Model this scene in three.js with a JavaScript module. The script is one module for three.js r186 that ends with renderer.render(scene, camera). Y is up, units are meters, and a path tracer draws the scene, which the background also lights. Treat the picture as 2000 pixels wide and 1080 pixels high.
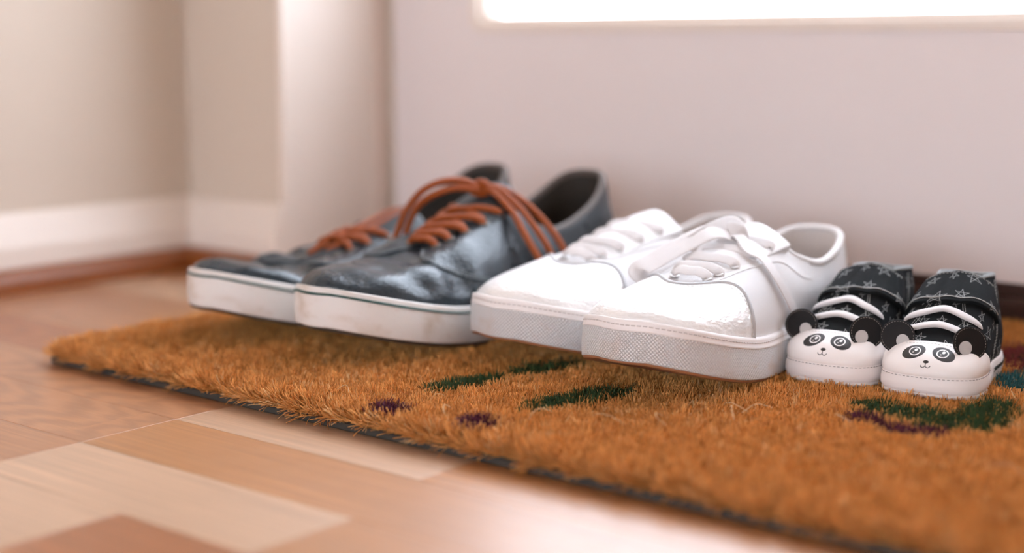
import * as THREE from 'three';
import { mergeGeometries } from 'three/addons/utils/BufferGeometryUtils.js';
import { RoundedBoxGeometry } from 'three/addons/geometries/RoundedBoxGeometry.js';
import { ImprovedNoise } from 'three/addons/math/ImprovedNoise.js';

// ------------------------------------------------------------------ camera, sky, exposure
const scene = new THREE.Scene();
const renderer = new THREE.WebGLRenderer({ antialias: true });
renderer.toneMapping = THREE.LinearToneMapping;
renderer.toneMappingExposure = 1.06;
renderer.shadowMap.enabled = true;

const FPX = 2960;                                    // focal length for a 2000 x 1080 frame
const camera = new THREE.PerspectiveCamera(2 * Math.atan(540 / FPX) * 180 / Math.PI, 2000 / 1080, 0.05, 50);
camera.position.set(1.153, 0.217, 0.924);
{
  const yaw = 39.265 * Math.PI / 180, pitch = 9.022 * Math.PI / 180;
  camera.lookAt(camera.position.clone().add(new THREE.Vector3(-Math.sin(yaw) * Math.cos(pitch), -Math.sin(pitch), -Math.cos(yaw) * Math.cos(pitch))));
}
camera.focus = 0.865;
camera.userData.fStop = 2.45;

// overcast sky: even and white in every direction; it enters through the glazed door and the window behind the viewer
scene.background = new THREE.Color(0.89, 0.98, 1.13);
scene.backgroundIntensity = 7.8;

// ------------------------------------------------------------------ helpers
const V = (x, y, z) => new THREE.Vector3(x, y, z);
const { lerp, clamp, smoothstep } = THREE.MathUtils;
const perlin = new ImprovedNoise();
const N3 = (x, y, z) => perlin.noise(x + 31.7, y + 17.3, z + 5.1);
const fbm = (x, y, z, o = 4) => { let s = 0, a = 1, f = 1, t = 0; for (let i = 0; i < o; i++) { s += a * N3(x * f, y * f, z * f + i * 7.7); t += a; a *= 0.5; f *= 2.03; } return s / t; };
function rng(seed) { let s = seed >>> 0; return () => { s = (s + 0x6D2B79F5) | 0; let t = Math.imul(s ^ (s >>> 15), 1 | s); t = (t + Math.imul(t ^ (t >>> 7), 61 | t)) ^ t; return ((t ^ (t >>> 14)) >>> 0) / 4294967296; }; }
const used = new Map();
function numbered(n) { const k = used.get(n) ?? 0; used.set(n, k + 1); return k ? n + '_' + String(k).padStart(3, '0') : n; }
function thing(name, label, category, group, pos = [0, 0, 0], turn = 0) {
  const o = new THREE.Group(); o.name = numbered(name); o.position.set(...pos); o.rotation.y = turn;
  o.userData = { label, category }; if (group) o.userData.group = group;
  scene.add(o); return o;
}
function part(name, geo, mat, parent, extra) {
  const g = Array.isArray(geo) ? (geo.length > 1 ? mergeGeometries(geo.map((q) => clean(q))) : geo[0]) : geo;
  const m = new THREE.Mesh(g, mat); m.castShadow = m.receiveShadow = true;
  const count = parent.children.filter((c) => c.name.replace(/_\d{3}$/, '') === name).length;
  m.name = parent === scene ? numbered(name) : count ? name + '_' + String(count).padStart(3, '0') : name;
  if (extra) m.userData = extra;
  parent.add(m); return m;
}
function clean(g) { const q = g.index ? g.toNonIndexed() : g.clone(); for (const k of Object.keys(q.attributes)) if (!['position', 'normal', 'uv'].includes(k)) q.deleteAttribute(k); return q; }
function structure(name, geo, mat, label) { const m = part(name, geo, mat, scene, { kind: 'structure', label }); return m; }
function tex(w, h, fn, srgb = false) {
  const d = new Uint8Array(w * h * 4);
  for (let y = 0; y < h; y++) for (let x = 0; x < w; x++) {
    const c = fn(x / w, y / h), i = (y * w + x) * 4;
    if (typeof c === 'number') d[i] = d[i + 1] = d[i + 2] = clamp(c, 0, 1) * 255; else for (let k = 0; k < 3; k++) d[i + k] = clamp(c[k], 0, 1) * 255;
    d[i + 3] = 255;
  }
  const t = new THREE.DataTexture(d, w, h); t.wrapS = t.wrapT = THREE.RepeatWrapping; t.magFilter = THREE.LinearFilter; t.minFilter = THREE.LinearMipmapLinearFilter; t.generateMipmaps = true;
  if (srgb) t.colorSpace = THREE.SRGBColorSpace; t.needsUpdate = true; return t;
}
const rep = (t, u, v) => { const c = t.clone(); c.repeat.set(u, v); c.needsUpdate = true; return c; };
// tileable noise: fbm blended on a torus
const tfbm = (u, v, fu, fv, seed, o = 3) => { const a = fbm(u * fu, v * fv, seed, o), b = fbm((u - 1) * fu, v * fv, seed, o), c = fbm(u * fu, (v - 1) * fv, seed, o), d = fbm((u - 1) * fu, (v - 1) * fv, seed, o); return lerp(lerp(a, b, u), lerp(c, d, u), v); };
const std = (o) => new THREE.MeshStandardMaterial(o);
const phys = (o) => new THREE.MeshPhysicalMaterial(o);

function box(x0, x1, y0, y1, z0, z1) { const g = new THREE.BoxGeometry(x1 - x0, y1 - y0, z1 - z0); g.translate((x0 + x1) / 2, (y0 + y1) / 2, (z0 + z1) / 2); return worldUV(g); }
function worldUV(g) {   // box projection, metres
  const p = g.attributes.position, n = g.attributes.normal, uv = new Float32Array(p.count * 2);
  for (let i = 0; i < p.count; i++) {
    const ax = Math.abs(n.getX(i)), ay = Math.abs(n.getY(i)), az = Math.abs(n.getZ(i));
    const [u, v] = ay >= ax && ay >= az ? [p.getX(i), p.getZ(i)] : ax >= az ? [p.getZ(i), p.getY(i)] : [p.getX(i), p.getY(i)];
    uv[i * 2] = u; uv[i * 2 + 1] = v;
  }
  g.setAttribute('uv', new THREE.BufferAttribute(uv, 2)); return g;
}
// grid surface from fn(u, v) -> Vector3; uvFn(u, v, p) -> [u, v]; closeU averages the seam normals
function grid(fn, nu, nv, { closeU = false, uvFn, flip = false } = {}) {
  const P = new Float32Array((nu + 1) * (nv + 1) * 3), U = new Float32Array((nu + 1) * (nv + 1) * 2), I = [];
  let k = 0;
  for (let j = 0; j <= nv; j++) for (let i = 0; i <= nu; i++, k++) {
    const p = fn(i / nu, j / nv); P[k * 3] = p.x; P[k * 3 + 1] = p.y; P[k * 3 + 2] = p.z;
    const q = uvFn ? uvFn(i / nu, j / nv, p) : null; if (q) { U[k * 2] = q[0]; U[k * 2 + 1] = q[1]; }
  }
  const at = (i, j) => j * (nu + 1) + i;
  if (!uvFn) {
    const d = (a, b) => Math.hypot(P[a * 3] - P[b * 3], P[a * 3 + 1] - P[b * 3 + 1], P[a * 3 + 2] - P[b * 3 + 2]);
    const jm = Math.floor(nv / 3); let su = 0;
    for (let i = 0; i <= nu; i++) { if (i) su += d(at(i, jm), at(i - 1, jm)); let sv = 0; for (let j = 0; j <= nv; j++) { if (j) sv += d(at(i, j), at(i, j - 1)); U[at(i, j) * 2] = su; U[at(i, j) * 2 + 1] = sv; } }
  }
  for (let j = 0; j < nv; j++) for (let i = 0; i < nu; i++) {
    const a = at(i, j), b = at(i + 1, j), c = at(i + 1, j + 1), e = at(i, j + 1);
    if (flip) I.push(a, c, b, a, e, c); else I.push(a, b, c, a, c, e);
  }
  const g = new THREE.BufferGeometry();
  g.setAttribute('position', new THREE.BufferAttribute(P, 3)); g.setAttribute('uv', new THREE.BufferAttribute(U, 2)); g.setIndex(I); g.computeVertexNormals();
  if (closeU) { const n = g.attributes.normal, t = V(); for (let j = 0; j <= nv; j++) { const a = at(0, j), b = at(nu, j); t.set(n.getX(a) + n.getX(b), n.getY(a) + n.getY(b), n.getZ(a) + n.getZ(b)).normalize(); n.setXYZ(a, t.x, t.y, t.z); n.setXYZ(b, t.x, t.y, t.z); } }
  return g;
}
// a sheet with thickness and rounded rims, laid on base(u, v) along nrm(u, v)
function sheet(base, nrm, nu, nv, thick, { sink = 0.0004, uvFn, flip = false } = {}) {
  const us = [0, 0, ...Array.from({ length: nu + 1 }, (_, i) => i / nu), 1, 1], vs = [0, 0, ...Array.from({ length: nv + 1 }, (_, i) => i / nv), 1, 1];
  const e = 0.35 * thick;
  return grid((a, b) => {
    const i = Math.round(a * (us.length - 1)), j = Math.round(b * (vs.length - 1)), u = us[i], v = vs[j], p = base(u, v), n = nrm(u, v);
    const rim = Math.min(i, us.length - 1 - i, j, vs.length - 1 - j);
    let h = rim === 0 ? -sink : rim === 1 ? thick * 0.72 : thick;
    if (rim >= 2) { // pull the top edge in by a hair so that the rim rounds over
      const q = base(clamp(u, 0.004, 0.996), clamp(v, 0.006, 0.994)); p.lerp(q, 1);
    }
    return p.addScaledVector(n, h);
  }, us.length - 1, vs.length - 1, { flip, uvFn: uvFn ? (a, b, p) => uvFn(us[Math.round(a * (us.length - 1))], vs[Math.round(b * (vs.length - 1))], p) : undefined });
}
const crv = (pts, closed = false, t = 'centripetal') => new THREE.CatmullRomCurve3(pts.map((p) => p.isVector3 ? p : V(...p)), closed, t, 0.5);
const tube = (pts, r, n = 60, k = 8, closed = false) => new THREE.TubeGeometry(crv(pts, closed), n, r, k, closed);
function capped(pts, r, n = 60, k = 8) { // tube with round ends
  const c = crv(pts), a = c.getPoint(0), b = c.getPoint(1); const s1 = new THREE.SphereGeometry(r, k, 6).translate(a.x, a.y, a.z), s2 = new THREE.SphereGeometry(r, k, 6).translate(b.x, b.y, b.z);
  return mergeGeometries([new THREE.TubeGeometry(c, n, r, k), s1, s2].map(clean));
}
// flat band swept along points; hint(t) is the direction that its broad face looks to
function ribbon(pts, width, thick, hint, n = 80, prof = () => 1) {
  const c = crv(pts), m = 12;
  return grid((u, v) => {
    const t = clamp(v, 0, 1), p = c.getPoint(t), tg = c.getTangent(t), h = typeof hint === 'function' ? hint(t) : hint;
    const side = V().crossVectors(tg, h).normalize(), up = V().crossVectors(side, tg).normalize(), a = u * 2 * Math.PI;
    const s = Math.sin(a), k = Math.cos(a), sx = Math.sign(k) * Math.pow(Math.abs(k), 0.55), sy = Math.sign(s) * Math.pow(Math.abs(s), 0.7);
    const w = prof(t);
    return p.addScaledVector(side, sx * width / 2 * w).addScaledVector(up, sy * thick / 2);
  }, m, n, { closeU: true });
}

// ------------------------------------------------------------------ shared textures and plain materials
const plasterBump = tex(256, 256, (u, v) => 0.5 + 0.5 * tfbm(u, v, 14, 14, 3, 4));
const brushBump = tex(256, 256, (u, v) => 0.5 + 0.4 * tfbm(u, v, 3, 40, 9, 3));
const M = {
  wall: std({ color: 0xd3c3b2, roughness: 0.82, bumpMap: rep(plasterBump, 4, 4), bumpScale: 0.0012 }),
  paint: std({ color: 0xe9dacd, roughness: 0.42, bumpMap: rep(brushBump, 6, 6), bumpScale: 0.0002 }),
  door: std({ color: 0xe6dad6, roughness: 0.45, bumpMap: rep(brushBump, 3, 3), bumpScale: 0.0002 }),
  ceiling: std({ color: 0xb9a898, roughness: 0.9 }),
  glass: phys({ color: 0xffffff, roughness: 0.0, transmission: 1, thickness: 0, ior: 1.45 }),
};

// ------------------------------------------------------------------ room shell
const RX = 2.6, RZ = 2.6, RH = 2.4, DZ = -0.14, OX0 = 0.134, OX1 = 1.13, OY = 2.06;
structure('wall_back', [box(-0.2, OX0 - 0.006, 0, RH, -0.28, 0), box(OX1, RX + 0.2, 0, RH, -0.28, 0), box(OX0, OX1, OY, RH, -0.28, 0)], M.wall, 'pale plaster wall with the deep door recess');
structure('wall_left', box(-0.2, 0, 0, RH, -0.28, RZ + 0.2), M.wall, 'pale plaster wall meeting the door wall in a corner');
structure('wall_right', box(RX, RX + 0.2, 0, RH, -0.28, RZ + 0.2), M.wall, 'plain wall outside the picture on the right');
const WX0 = 0.06, WX1 = 2.54, WY0 = 0.04, WY1 = 0.80;
structure('wall_front', [box(0, WX0, 0, RH, RZ, RZ + 0.2), box(WX1, RX, 0, RH, RZ, RZ + 0.2), box(WX0, WX1, 0, WY0, RZ, RZ + 0.2), box(WX0, WX1, WY1, RH, RZ, RZ + 0.2)], M.wall, 'wall with a window behind the viewer');
structure('ceiling', box(-0.2, RX + 0.2, RH, RH + 0.15, -0.28, RZ + 0.2), M.ceiling, 'plain white ceiling');
{
  const w = new THREE.Group(); w.name = 'window_1'; w.userData = { kind: 'structure', label: 'window in the wall behind the viewer' }; scene.add(w);
  const f = 0.05;
  part('window_frame', [box(WX0, WX0 + f, WY0, WY1, RZ + 0.06, RZ + 0.12), box(WX1 - f, WX1, WY0, WY1, RZ + 0.06, RZ + 0.12), box(WX0 + f, WX1 - f, WY0, WY0 + f, RZ + 0.06, RZ + 0.12), box(WX0 + f, WX1 - f, WY1 - f, WY1, RZ + 0.06, RZ + 0.12)], M.paint, w);
  part('pane', box(WX0 + f, WX1 - f, WY0 + f, WY1 - f, RZ + 0.088, RZ + 0.092), M.glass, w);
}
// skirting: white board with a long bevel above, wooden quarter round at its foot
function extrudeProfile(pts, len) { // profile in (d, y): d = distance out of the wall; length along local x
  const s = new THREE.Shape(pts.map((p) => new THREE.Vector2(p[0], p[1]))), g = new THREE.ExtrudeGeometry(s, { depth: len, bevelEnabled: false, curveSegments: 6 });
  return g; // x = d, y = y, z = along
}
const skirt = [[0, 0], [0.014, 0], [0.014, 0.038], [0.0125, 0.042], [0.006, 0.062], [0.0035, 0.0655], [0, 0.0665]];
const quarter = [[0.014, 0], [0.027, 0]]; for (let i = 0; i <= 8; i++) { const a = i / 8 * Math.PI / 2; quarter.push([0.0145 + 0.0125 * Math.cos(a), 0.007 + 0.0135 * Math.sin(a)]); } quarter.push([0.014, 0.0205]);
const woodTrim = std({ color: 0x8a4a1c, roughness: 0.38, bumpMap: rep(brushBump, 8, 30), bumpScale: 0.0002 });
const along = (g, dir) => { if (dir === 'x') {
  g.applyMatrix4(new THREE.Matrix4().makeBasis(V(0, 0, 1), V(0, 1, 0), V(1, 0, 0)));   // mirrors, so the winding is turned round
  for (const k in g.attributes) { const a = g.attributes[k], w = a.itemSize; for (let i = 0; i < a.count; i += 3) for (let c = 0; c < w; c++) { const q = a.array[(i + 1) * w + c]; a.array[(i + 1) * w + c] = a.array[(i + 2) * w + c]; a.array[(i + 2) * w + c] = q; } }
} return worldUV(g); };
structure('baseboard_left', along(extrudeProfile(skirt, RZ), 'z'), M.paint, 'white skirting board along the left wall');
structure('baseboard_back', along(extrudeProfile(skirt, OX0 - 0.0005), 'x'), M.paint, 'short white skirting board between corner and door recess');
structure('trim_1', along(extrudeProfile(quarter, RZ), 'z'), woodTrim, 'brown wooden quarter round along the left skirting');
structure('trim_2', along(extrudeProfile(quarter, OX0 - 0.002), 'x'), woodTrim, 'short brown wooden quarter round ending at the door recess');
structure('trim_4', [box(OX0 - 0.0059, OX0, 0, OY, DZ + 0.022, 0.0004)], M.paint, 'smooth white lining of the door recess');
// door: slab with a large glazed opening, glazing bead, frame in the recess
{
  const d = new THREE.Group(); d.name = 'door_1'; d.userData = { kind: 'structure', label: 'white painted door with a large glass pane above a solid bottom rail' }; scene.add(d);
  const x0 = OX0 + 0.003, x1 = OX1 - 0.003, y0 = 0.030, y1 = OY - 0.004, gx0 = 0.236, gx1 = 1.03, gy0 = 0.2215, gy1 = 1.93, t = 0.04;
  const r = 0.02, outer = new THREE.Shape([[x0, y0], [x1, y0], [x1, y1], [x0, y1]].map((p) => new THREE.Vector2(...p)));
  const rr = (a, b, c, e, q) => { const p = new THREE.Path(); p.moveTo(a + q, c); p.lineTo(b - q, c); p.quadraticCurveTo(b, c, b, c + q); p.lineTo(b, e - q); p.quadraticCurveTo(b, e, b - q, e); p.lineTo(a + q, e); p.quadraticCurveTo(a, e, a, e - q); p.lineTo(a, c + q); p.quadraticCurveTo(a, c, a + q, c); return p; };
  outer.holes.push(rr(gx0, gx1, gy0, gy1, 0.008));
  const slab = new THREE.ExtrudeGeometry(outer, { depth: t - 0.003, bevelEnabled: true, bevelThickness: 0.0015, bevelSize: 0.0012, bevelOffset: -0.0012, bevelSegments: 2 }); slab.translate(0, 0, DZ - t + 0.0015);
  part('door_leaf', worldUV(slab), M.door, d);
  // bead: stepped moulding around the glass, rounded corners
  const bead = (a, q0, q1, z0, z1) => { const s = new THREE.Shape(); const p = rr(gx0 - 0.001 + q0, gx1 + 0.001 - q0, gy0 - 0.001 + q0, gy1 + 0.001 - q0, 0.014); s.curves = p.curves; s.holes.push(rr(gx0 + q1, gx1 - q1, gy0 + q1, gy1 - q1, 0.012)); const g = new THREE.ExtrudeGeometry(s, { depth: z1 - z0, bevelEnabled: true, bevelThickness: 0.0012, bevelSize: 0.0012, bevelOffset: -0.0012, bevelSegments: 3, curveSegments: 6 }); g.translate(0, 0, z0); return worldUV(g); };
  part('glazing_bead', [bead(0, 0, 0.0075, DZ - 0.014, DZ + 0.001), bead(0, 0.0062, 0.0125, DZ - 0.02, DZ - 0.006)], M.paint, d);
  part('pane', box(gx0 + 0.002, gx1 - 0.002, gy0 + 0.002, gy1 - 0.002, DZ - 0.022, DZ - 0.018), M.glass, d);
  const sealM = std({ color: 0xd9c3b4, roughness: 0.6 });
  part('door_frame', [box(OX0 - 0.012, OX0 + 0.0022, 0.0, OY + 0.0, DZ + 0.012, DZ + 0.022), box(OX1 - 0.0022, OX1 + 0.012, 0, OY, DZ + 0.012, DZ + 0.022)], sealM, d);
}
const sillWood = std({ color: 0x34190f, roughness: 0.5, bumpMap: rep(brushBump, 6, 20), bumpScale: 0.0003 });
{
  const s = [[-0.0, 0], [0.0, 0.028], [-0.002, 0.0305], [-0.012, 0.0325], [-0.012, 0.040], [-0.0135, 0.042], [-0.14, 0.030], [-0.14, 0]];
  const g = along(extrudeProfile(s.map(([a, b]) => [a, b]), OX1 - OX0), 'x'); g.translate(OX0, 0, DZ + 0.0125);
  g.computeVertexNormals();
  // the part of the threshold under the door is lower than the leaf
  const p = g.attributes.position; for (let i = 0; i < p.count; i++) if (p.getZ(i) < DZ - 0.01) p.setY(i, Math.min(p.getY(i), 0.028));
  structure('trim_3', worldUV(g), sillWood, 'dark brown wooden threshold below the door');
}

// ------------------------------------------------------------------ floor of laminate strips
const floorRand = rng(11);
const grain = tex(1024, 256, (u, v) => { const w = tfbm(u, v, 4, 6, 2, 3) * 0.5, a = tfbm(u, v, 6, 70, 5, 3), b = tfbm(u + 0, v, 3, 22, 8, 2); return 0.80 + 0.34 * a + 0.34 * b + 0.10 * w; });
const figure = tex(1024, 256, (u, v) => { const d = Math.hypot((u - 0.5) * 5 + 0.8 * tfbm(u, v, 5, 3, 4, 3), (v - 0.5) * 2.2 + 0.5 * tfbm(u, v, 4, 3, 6, 3)); const k = 0.5 + 0.5 * Math.sin(d * 15); return 0.72 + 0.24 * k + 0.20 * tfbm(u, v, 6, 60, 5, 3); });
const gloss = tex(256, 256, (u, v) => 0.5 + 0.12 * tfbm(u, v, 10, 10, 12, 3));
const tones = { light: 0xcda482, mid: 0xb97d49, dark: 0xa25e2c, pink: 0xb37b52, pale: 0xc29268 };
const plankM = {}; for (const k in tones) for (const f of [0, 1]) plankM[k + f] = phys({ color: tones[k], roughness: 0.44, map: rep(f ? figure : grain, 1 / 0.42, 1 / 0.063), bumpMap: rep(grain, 1 / 0.42, 1 / 0.063), bumpScale: 0.00006, roughnessMap: rep(gloss, 5, 5), clearcoat: 0.5, clearcoatRoughness: 0.42 });
for (const k in plankM) plankM[k].roughness = 0.72;
{
  const fl = new THREE.Group(); fl.name = 'floor'; fl.userData = { kind: 'structure', label: 'glossy laminate floor of orange-brown wooden strips' }; scene.add(fl);
  const X1 = 1.45, Z0 = -0.14, Z1 = 0.896, W = 0.063;
  part('subfloor', [box(-0.2, RX + 0.2, -0.08, -0.008, -0.28, RZ + 0.2), box(X1, RX + 0.2, -0.0079, 0, -0.28, RZ + 0.2), box(-0.2, X1, -0.0079, 0, Z1, RZ + 0.2), box(-0.2, X1, -0.0079, -0.0002, -0.28, Z0)], plankM.mid0, fl);
  const known = { // row boundaries counted from z = 0.392
    0: [[-0.02, 0.469, 'pink', 1], [0.469, 0.658, 'light', 0], [0.658, 1.05, 'mid', 0], [1.05, X1, 'pale', 0]],
    1: [[-0.02, 0.21, 'mid', 0], [0.21, 0.469, 'pink', 1], [0.469, 0.93, 'mid', 0], [0.93, X1, 'pale', 0]],
    2: [[-0.02, 0.469, 'pink', 0], [0.469, 0.676, 'light', 0], [0.676, 1.1, 'mid', 0], [1.1, X1, 'light', 0]],
    3: [[-0.02, 0.33, 'mid', 0], [0.33, 0.588, 'light', 0], [0.588, 0.86, 'dark', 0], [0.86, X1, 'pale', 0]],
  };
  const plank = (x0, x1, z0, z1, m) => {
    const c = 0.00025, s = new THREE.Shape([[x0 + c, z0 + c], [x1 - c, z0 + c], [x1 - c, z1 - c], [x0 + c, z1 - c]].map((p) => new THREE.Vector2(p[0], -p[1])));
    const g = new THREE.ExtrudeGeometry(s, { depth: 0.0077, bevelEnabled: true, bevelThickness: 0.00015, bevelSize: 0.0002, bevelSegments: 1 }); g.rotateX(-Math.PI / 2); g.translate(0, -0.00785, 0);
    worldUV(g); const ou = floorRand(), ov = -z0, uv = g.attributes.uv; for (let i = 0; i < uv.count; i++) uv.setXY(i, uv.getX(i) + ou, uv.getY(i) + ov);
    part('floor_strip', g, m, fl);
  };
  for (let k = -9; k <= 8; k++) {
    const z0 = Math.max(Z0, 0.392 + (k - 1) * W), z1 = Math.min(Z1, z0 < Z0 + 1e-6 ? 0.392 + k * W : 0.392 + k * W); if (z1 - z0 < 0.004) continue;
    if (known[k]) { for (const [a, b, t, f] of known[k]) plank(a, b, z0, z1, plankM[t + f]); continue; }
    let x = -0.02 - floorRand() * 0.2; const ks = Object.keys(tones);
    while (x < X1) { const l = 0.2 + floorRand() * 0.28, t = ks[Math.floor(floorRand() * ks.length)]; plank(Math.max(-0.02, x), Math.min(X1, x + l), z0, z1, plankM[t + (floorRand() < 0.25 ? 1 : 0)]); x += l; }
  }
}
//==PART2
// ------------------------------------------------------------------ coir doormat in the recess
const MAT = { x0: 0.283, x1: 1.085, z0: -0.123, z1: 0.349, top: 0.0165 };
{
  const mat = thing('doormat', 'orange-brown coir doormat with printed green leaves and flowers, lying before the door', 'doormat');
  const rubber = std({ color: 0x37332c, roughness: 0.75, bumpMap: rep(plasterBump, 20, 20), bumpScale: 0.0005 });
  const back = new RoundedBoxGeometry(MAT.x1 - MAT.x0, 0.0046, MAT.z1 - MAT.z0, 2, 0.001); back.translate((MAT.x0 + MAT.x1) / 2, 0.0024, (MAT.z0 + MAT.z1) / 2);
  part('backing', worldUV(back), rubber, mat);
  // felted ground of the pile, below the standing fibres
  const coir = std({ color: 0x5a2c0c, roughness: 0.95 });
  part('pile_ground', box(MAT.x0 + 0.004, MAT.x1 - 0.004, 0.0046, 0.0066, MAT.z0 + 0.004, MAT.z1 - 0.004), coir, mat);
  // one tuft of bent fibres
  const R = rng(5), geos = [];
  for (let k = 0; k < 7; k++) {
    const a = R() * 6.283, lean = 0.15 + R() * 0.5, h = 0.0085 + R() * 0.0035, bx = (R() - 0.5) * 0.0042, bz = (R() - 0.5) * 0.0042, curl = (R() - 0.5) * 1.4, r = 0.00014 + R() * 0.00012;
    const pts = []; for (let i = 0; i <= 4; i++) { const t = i / 4, l = lean * t * h * (0.5 + t * 0.7); pts.push(V(bx + Math.cos(a + curl * t) * l, t * h * (1 - 0.12 * lean * t), bz + Math.sin(a + curl * t) * l)); }
    geos.push(new THREE.TubeGeometry(new THREE.CatmullRomCurve3(pts), 4, r, 3));
  }
  const tuft = mergeGeometries(geos);
  const ell = (x, z, cx, cz, rx, rz, a = 0) => { const c = Math.cos(a), s = Math.sin(a), dx = x - cx, dz = z - cz, u = (dx * c + dz * s) / rx, v = (-dx * s + dz * c) / rz; return u * u + v * v < 1; };
  const dye = (x, z) => {   // printed colours of the mat
    const w = 0.0025, X = x + w * N3(x * 300, z * 300, 1), Z = z + w * N3(x * 300, z * 300, 9);
    if (ell(X, Z, 0.807, -0.012, 0.006, 0.006)) return 'black';
    if (ell(X, Z, 0.826, -0.016, 0.045, 0.042)) return 'red';
    if (ell(X, Z, 0.842, 0.048, 0.026, 0.036, 0.2) || ell(X, Z, 0.905, -0.005, 0.04, 0.025)) return 'teal';
    if (ell(X, Z, 0.817, 0.170, 0.040, 0.019, 0.2) || ell(X, Z, 0.848, 0.148, 0.014, 0.038, -0.3) || ell(X, Z, 0.94, 0.09, 0.02, 0.04, 0.5)) return 'green';
    if (ell(X, Z, 0.80, 0.196, 0.012, 0.007) || ell(X, Z, 0.817, 0.203, 0.012, 0.007, 0.4) || ell(X, Z, 0.836, 0.203, 0.012, 0.008, -0.4)) return 'purple';
    if (ell(X, Z, 0.656, 0.254, 0.0135, 0.042, 0.19)) return 'green';
    if (ell(X, Z, 0.581, 0.266, 0.0115, 0.031, 0.17) || ell(X, Z, 0.592, 0.205, 0.012, 0.03, 0.17)) return 'green';
    if (ell(X, Z, 0.586, 0.335, 0.0105, 0.009) || ell(X, Z, 0.646, 0.331, 0.0125, 0.0095)) return 'purple';
    return null;
  };
  const hue = { green: [0.045, 0.085, 0.022], red: [0.30, 0.052, 0.05], teal: [0.055, 0.19, 0.19], purple: [0.13, 0.022, 0.05], black: [0.03, 0.025, 0.02] };
  const nx = [], Rr = rng(77), put = (x, z, edge) => nx.push([x, z, edge]);
  const dense = (x) => x < 0.97 ? 1 : 0.35;
  const NT = 118000, area = (MAT.x1 - MAT.x0) * (MAT.z1 - MAT.z0);
  for (let i = 0; i < NT; i++) { const x = lerp(MAT.x0, MAT.x1, Rr()), z = lerp(MAT.z0, MAT.z1, Rr()); if (Rr() < dense(x)) put(x, z); }
  const inst = new THREE.InstancedMesh(tuft, std({ color: 0xffffff, roughness: 0.78 }), nx.length), m = new THREE.Matrix4(), q = new THREE.Quaternion(), e = new THREE.Euler(), col = new THREE.Color();
  nx.forEach(([x, z], i) => {
    const dl = x - MAT.x0, dr = MAT.x1 - x, df = MAT.z1 - z, db = z - MAT.z0, E = 0.010;
    const tx = (dr < E ? 1 - dr / E : 0) - (dl < E ? 1 - dl / E : 0), tz = (df < E ? 1 - df / E : 0) - (db < E ? 1 - db / E : 0);
    const clump = N3(x * 170, z * 170, 3), c2 = N3(x * 170, z * 170, 40), big = N3(x * 90, z * 90, 6);
    // tilt: outwards along the borders, in wandering directions elsewhere
    e.set(tz * (0.5 + Rr() * 0.75) + c2 * 0.8 + (Rr() - 0.5) * 0.3, Rr() * 6.283, -tx * (0.5 + Rr() * 0.75) - clump * 0.8 + (Rr() - 0.5) * 0.3, 'XZY'); q.setFromEuler(e);
    const s = 0.85 + Rr() * 0.3 + 0.1 * clump, edge = Math.max(Math.abs(tx), Math.abs(tz));
    m.compose(V(x - tx * 0.002, 0.0046 + Rr() * 0.001, z - tz * 0.002), q, V(s, s * (1.0 + 0.22 * big + 0.12 * clump), s)); inst.setMatrixAt(i, m);
    const d = dye(x, z), k = Math.min(1.1, 0.72 + Rr() * 0.42 + 0.15 * clump);
    if (d && Rr() < 0.93) col.setRGB(...hue[d].map((c) => c * k));
    else { const y = Rr(); if (y < 0.05) col.setRGB(0.90 * k, 0.56 * k, 0.25 * k); else if (y < 0.2) col.setRGB(0.60 * k, 0.235 * k, 0.052 * k); else col.setRGB(0.86 * k, 0.40 * k, 0.112 * k); }
    inst.setColorAt(i, col);
  });
  inst.name = 'pile'; inst.userData = { kind: 'stuff' }; inst.castShadow = inst.receiveShadow = true; mat.add(inst);
  // pale loose hairs lying on the pile
  const hairs = [], H = rng(21);
  for (const [x, z, l, a] of [[0.742, 0.235, 0.03, 1.0], [0.75, 0.222, 0.022, 1.9], [0.738, 0.228, 0.02, 0.3], [0.72, 0.275, 0.022, 0.9], [0.70, 0.292, 0.026, 0.2], [0.665, 0.305, 0.02, 1.6], [0.795, 0.215, 0.018, 0.5], [0.845, 0.105, 0.012, 1.2], [0.62, 0.33, 0.014, 1.1], [0.545, 0.33, 0.012, 0.2], [0.60, 0.312, 0.01, 2.2], [0.90, 0.25, 0.02, 0.4]]) {
    const pts = [], c = (H() - 0.5) * 2.2; for (let i = 0; i <= 6; i++) { const t = i / 6 - 0.5, aa = a + c * t; pts.push(V(x + Math.cos(aa) * l * t, 0.0165 + 0.0035 * Math.sin((t + 0.5) * 3.1) + H() * 0.0006, z + Math.sin(aa) * l * t)); }
    hairs.push(tube(pts, 0.00018, 16, 4));
  }
  part('loose_fibres', hairs, std({ color: 0xd9b98a, roughness: 0.7 }), mat, { kind: 'stuff', label: 'pale loose hairs' });
}

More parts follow.
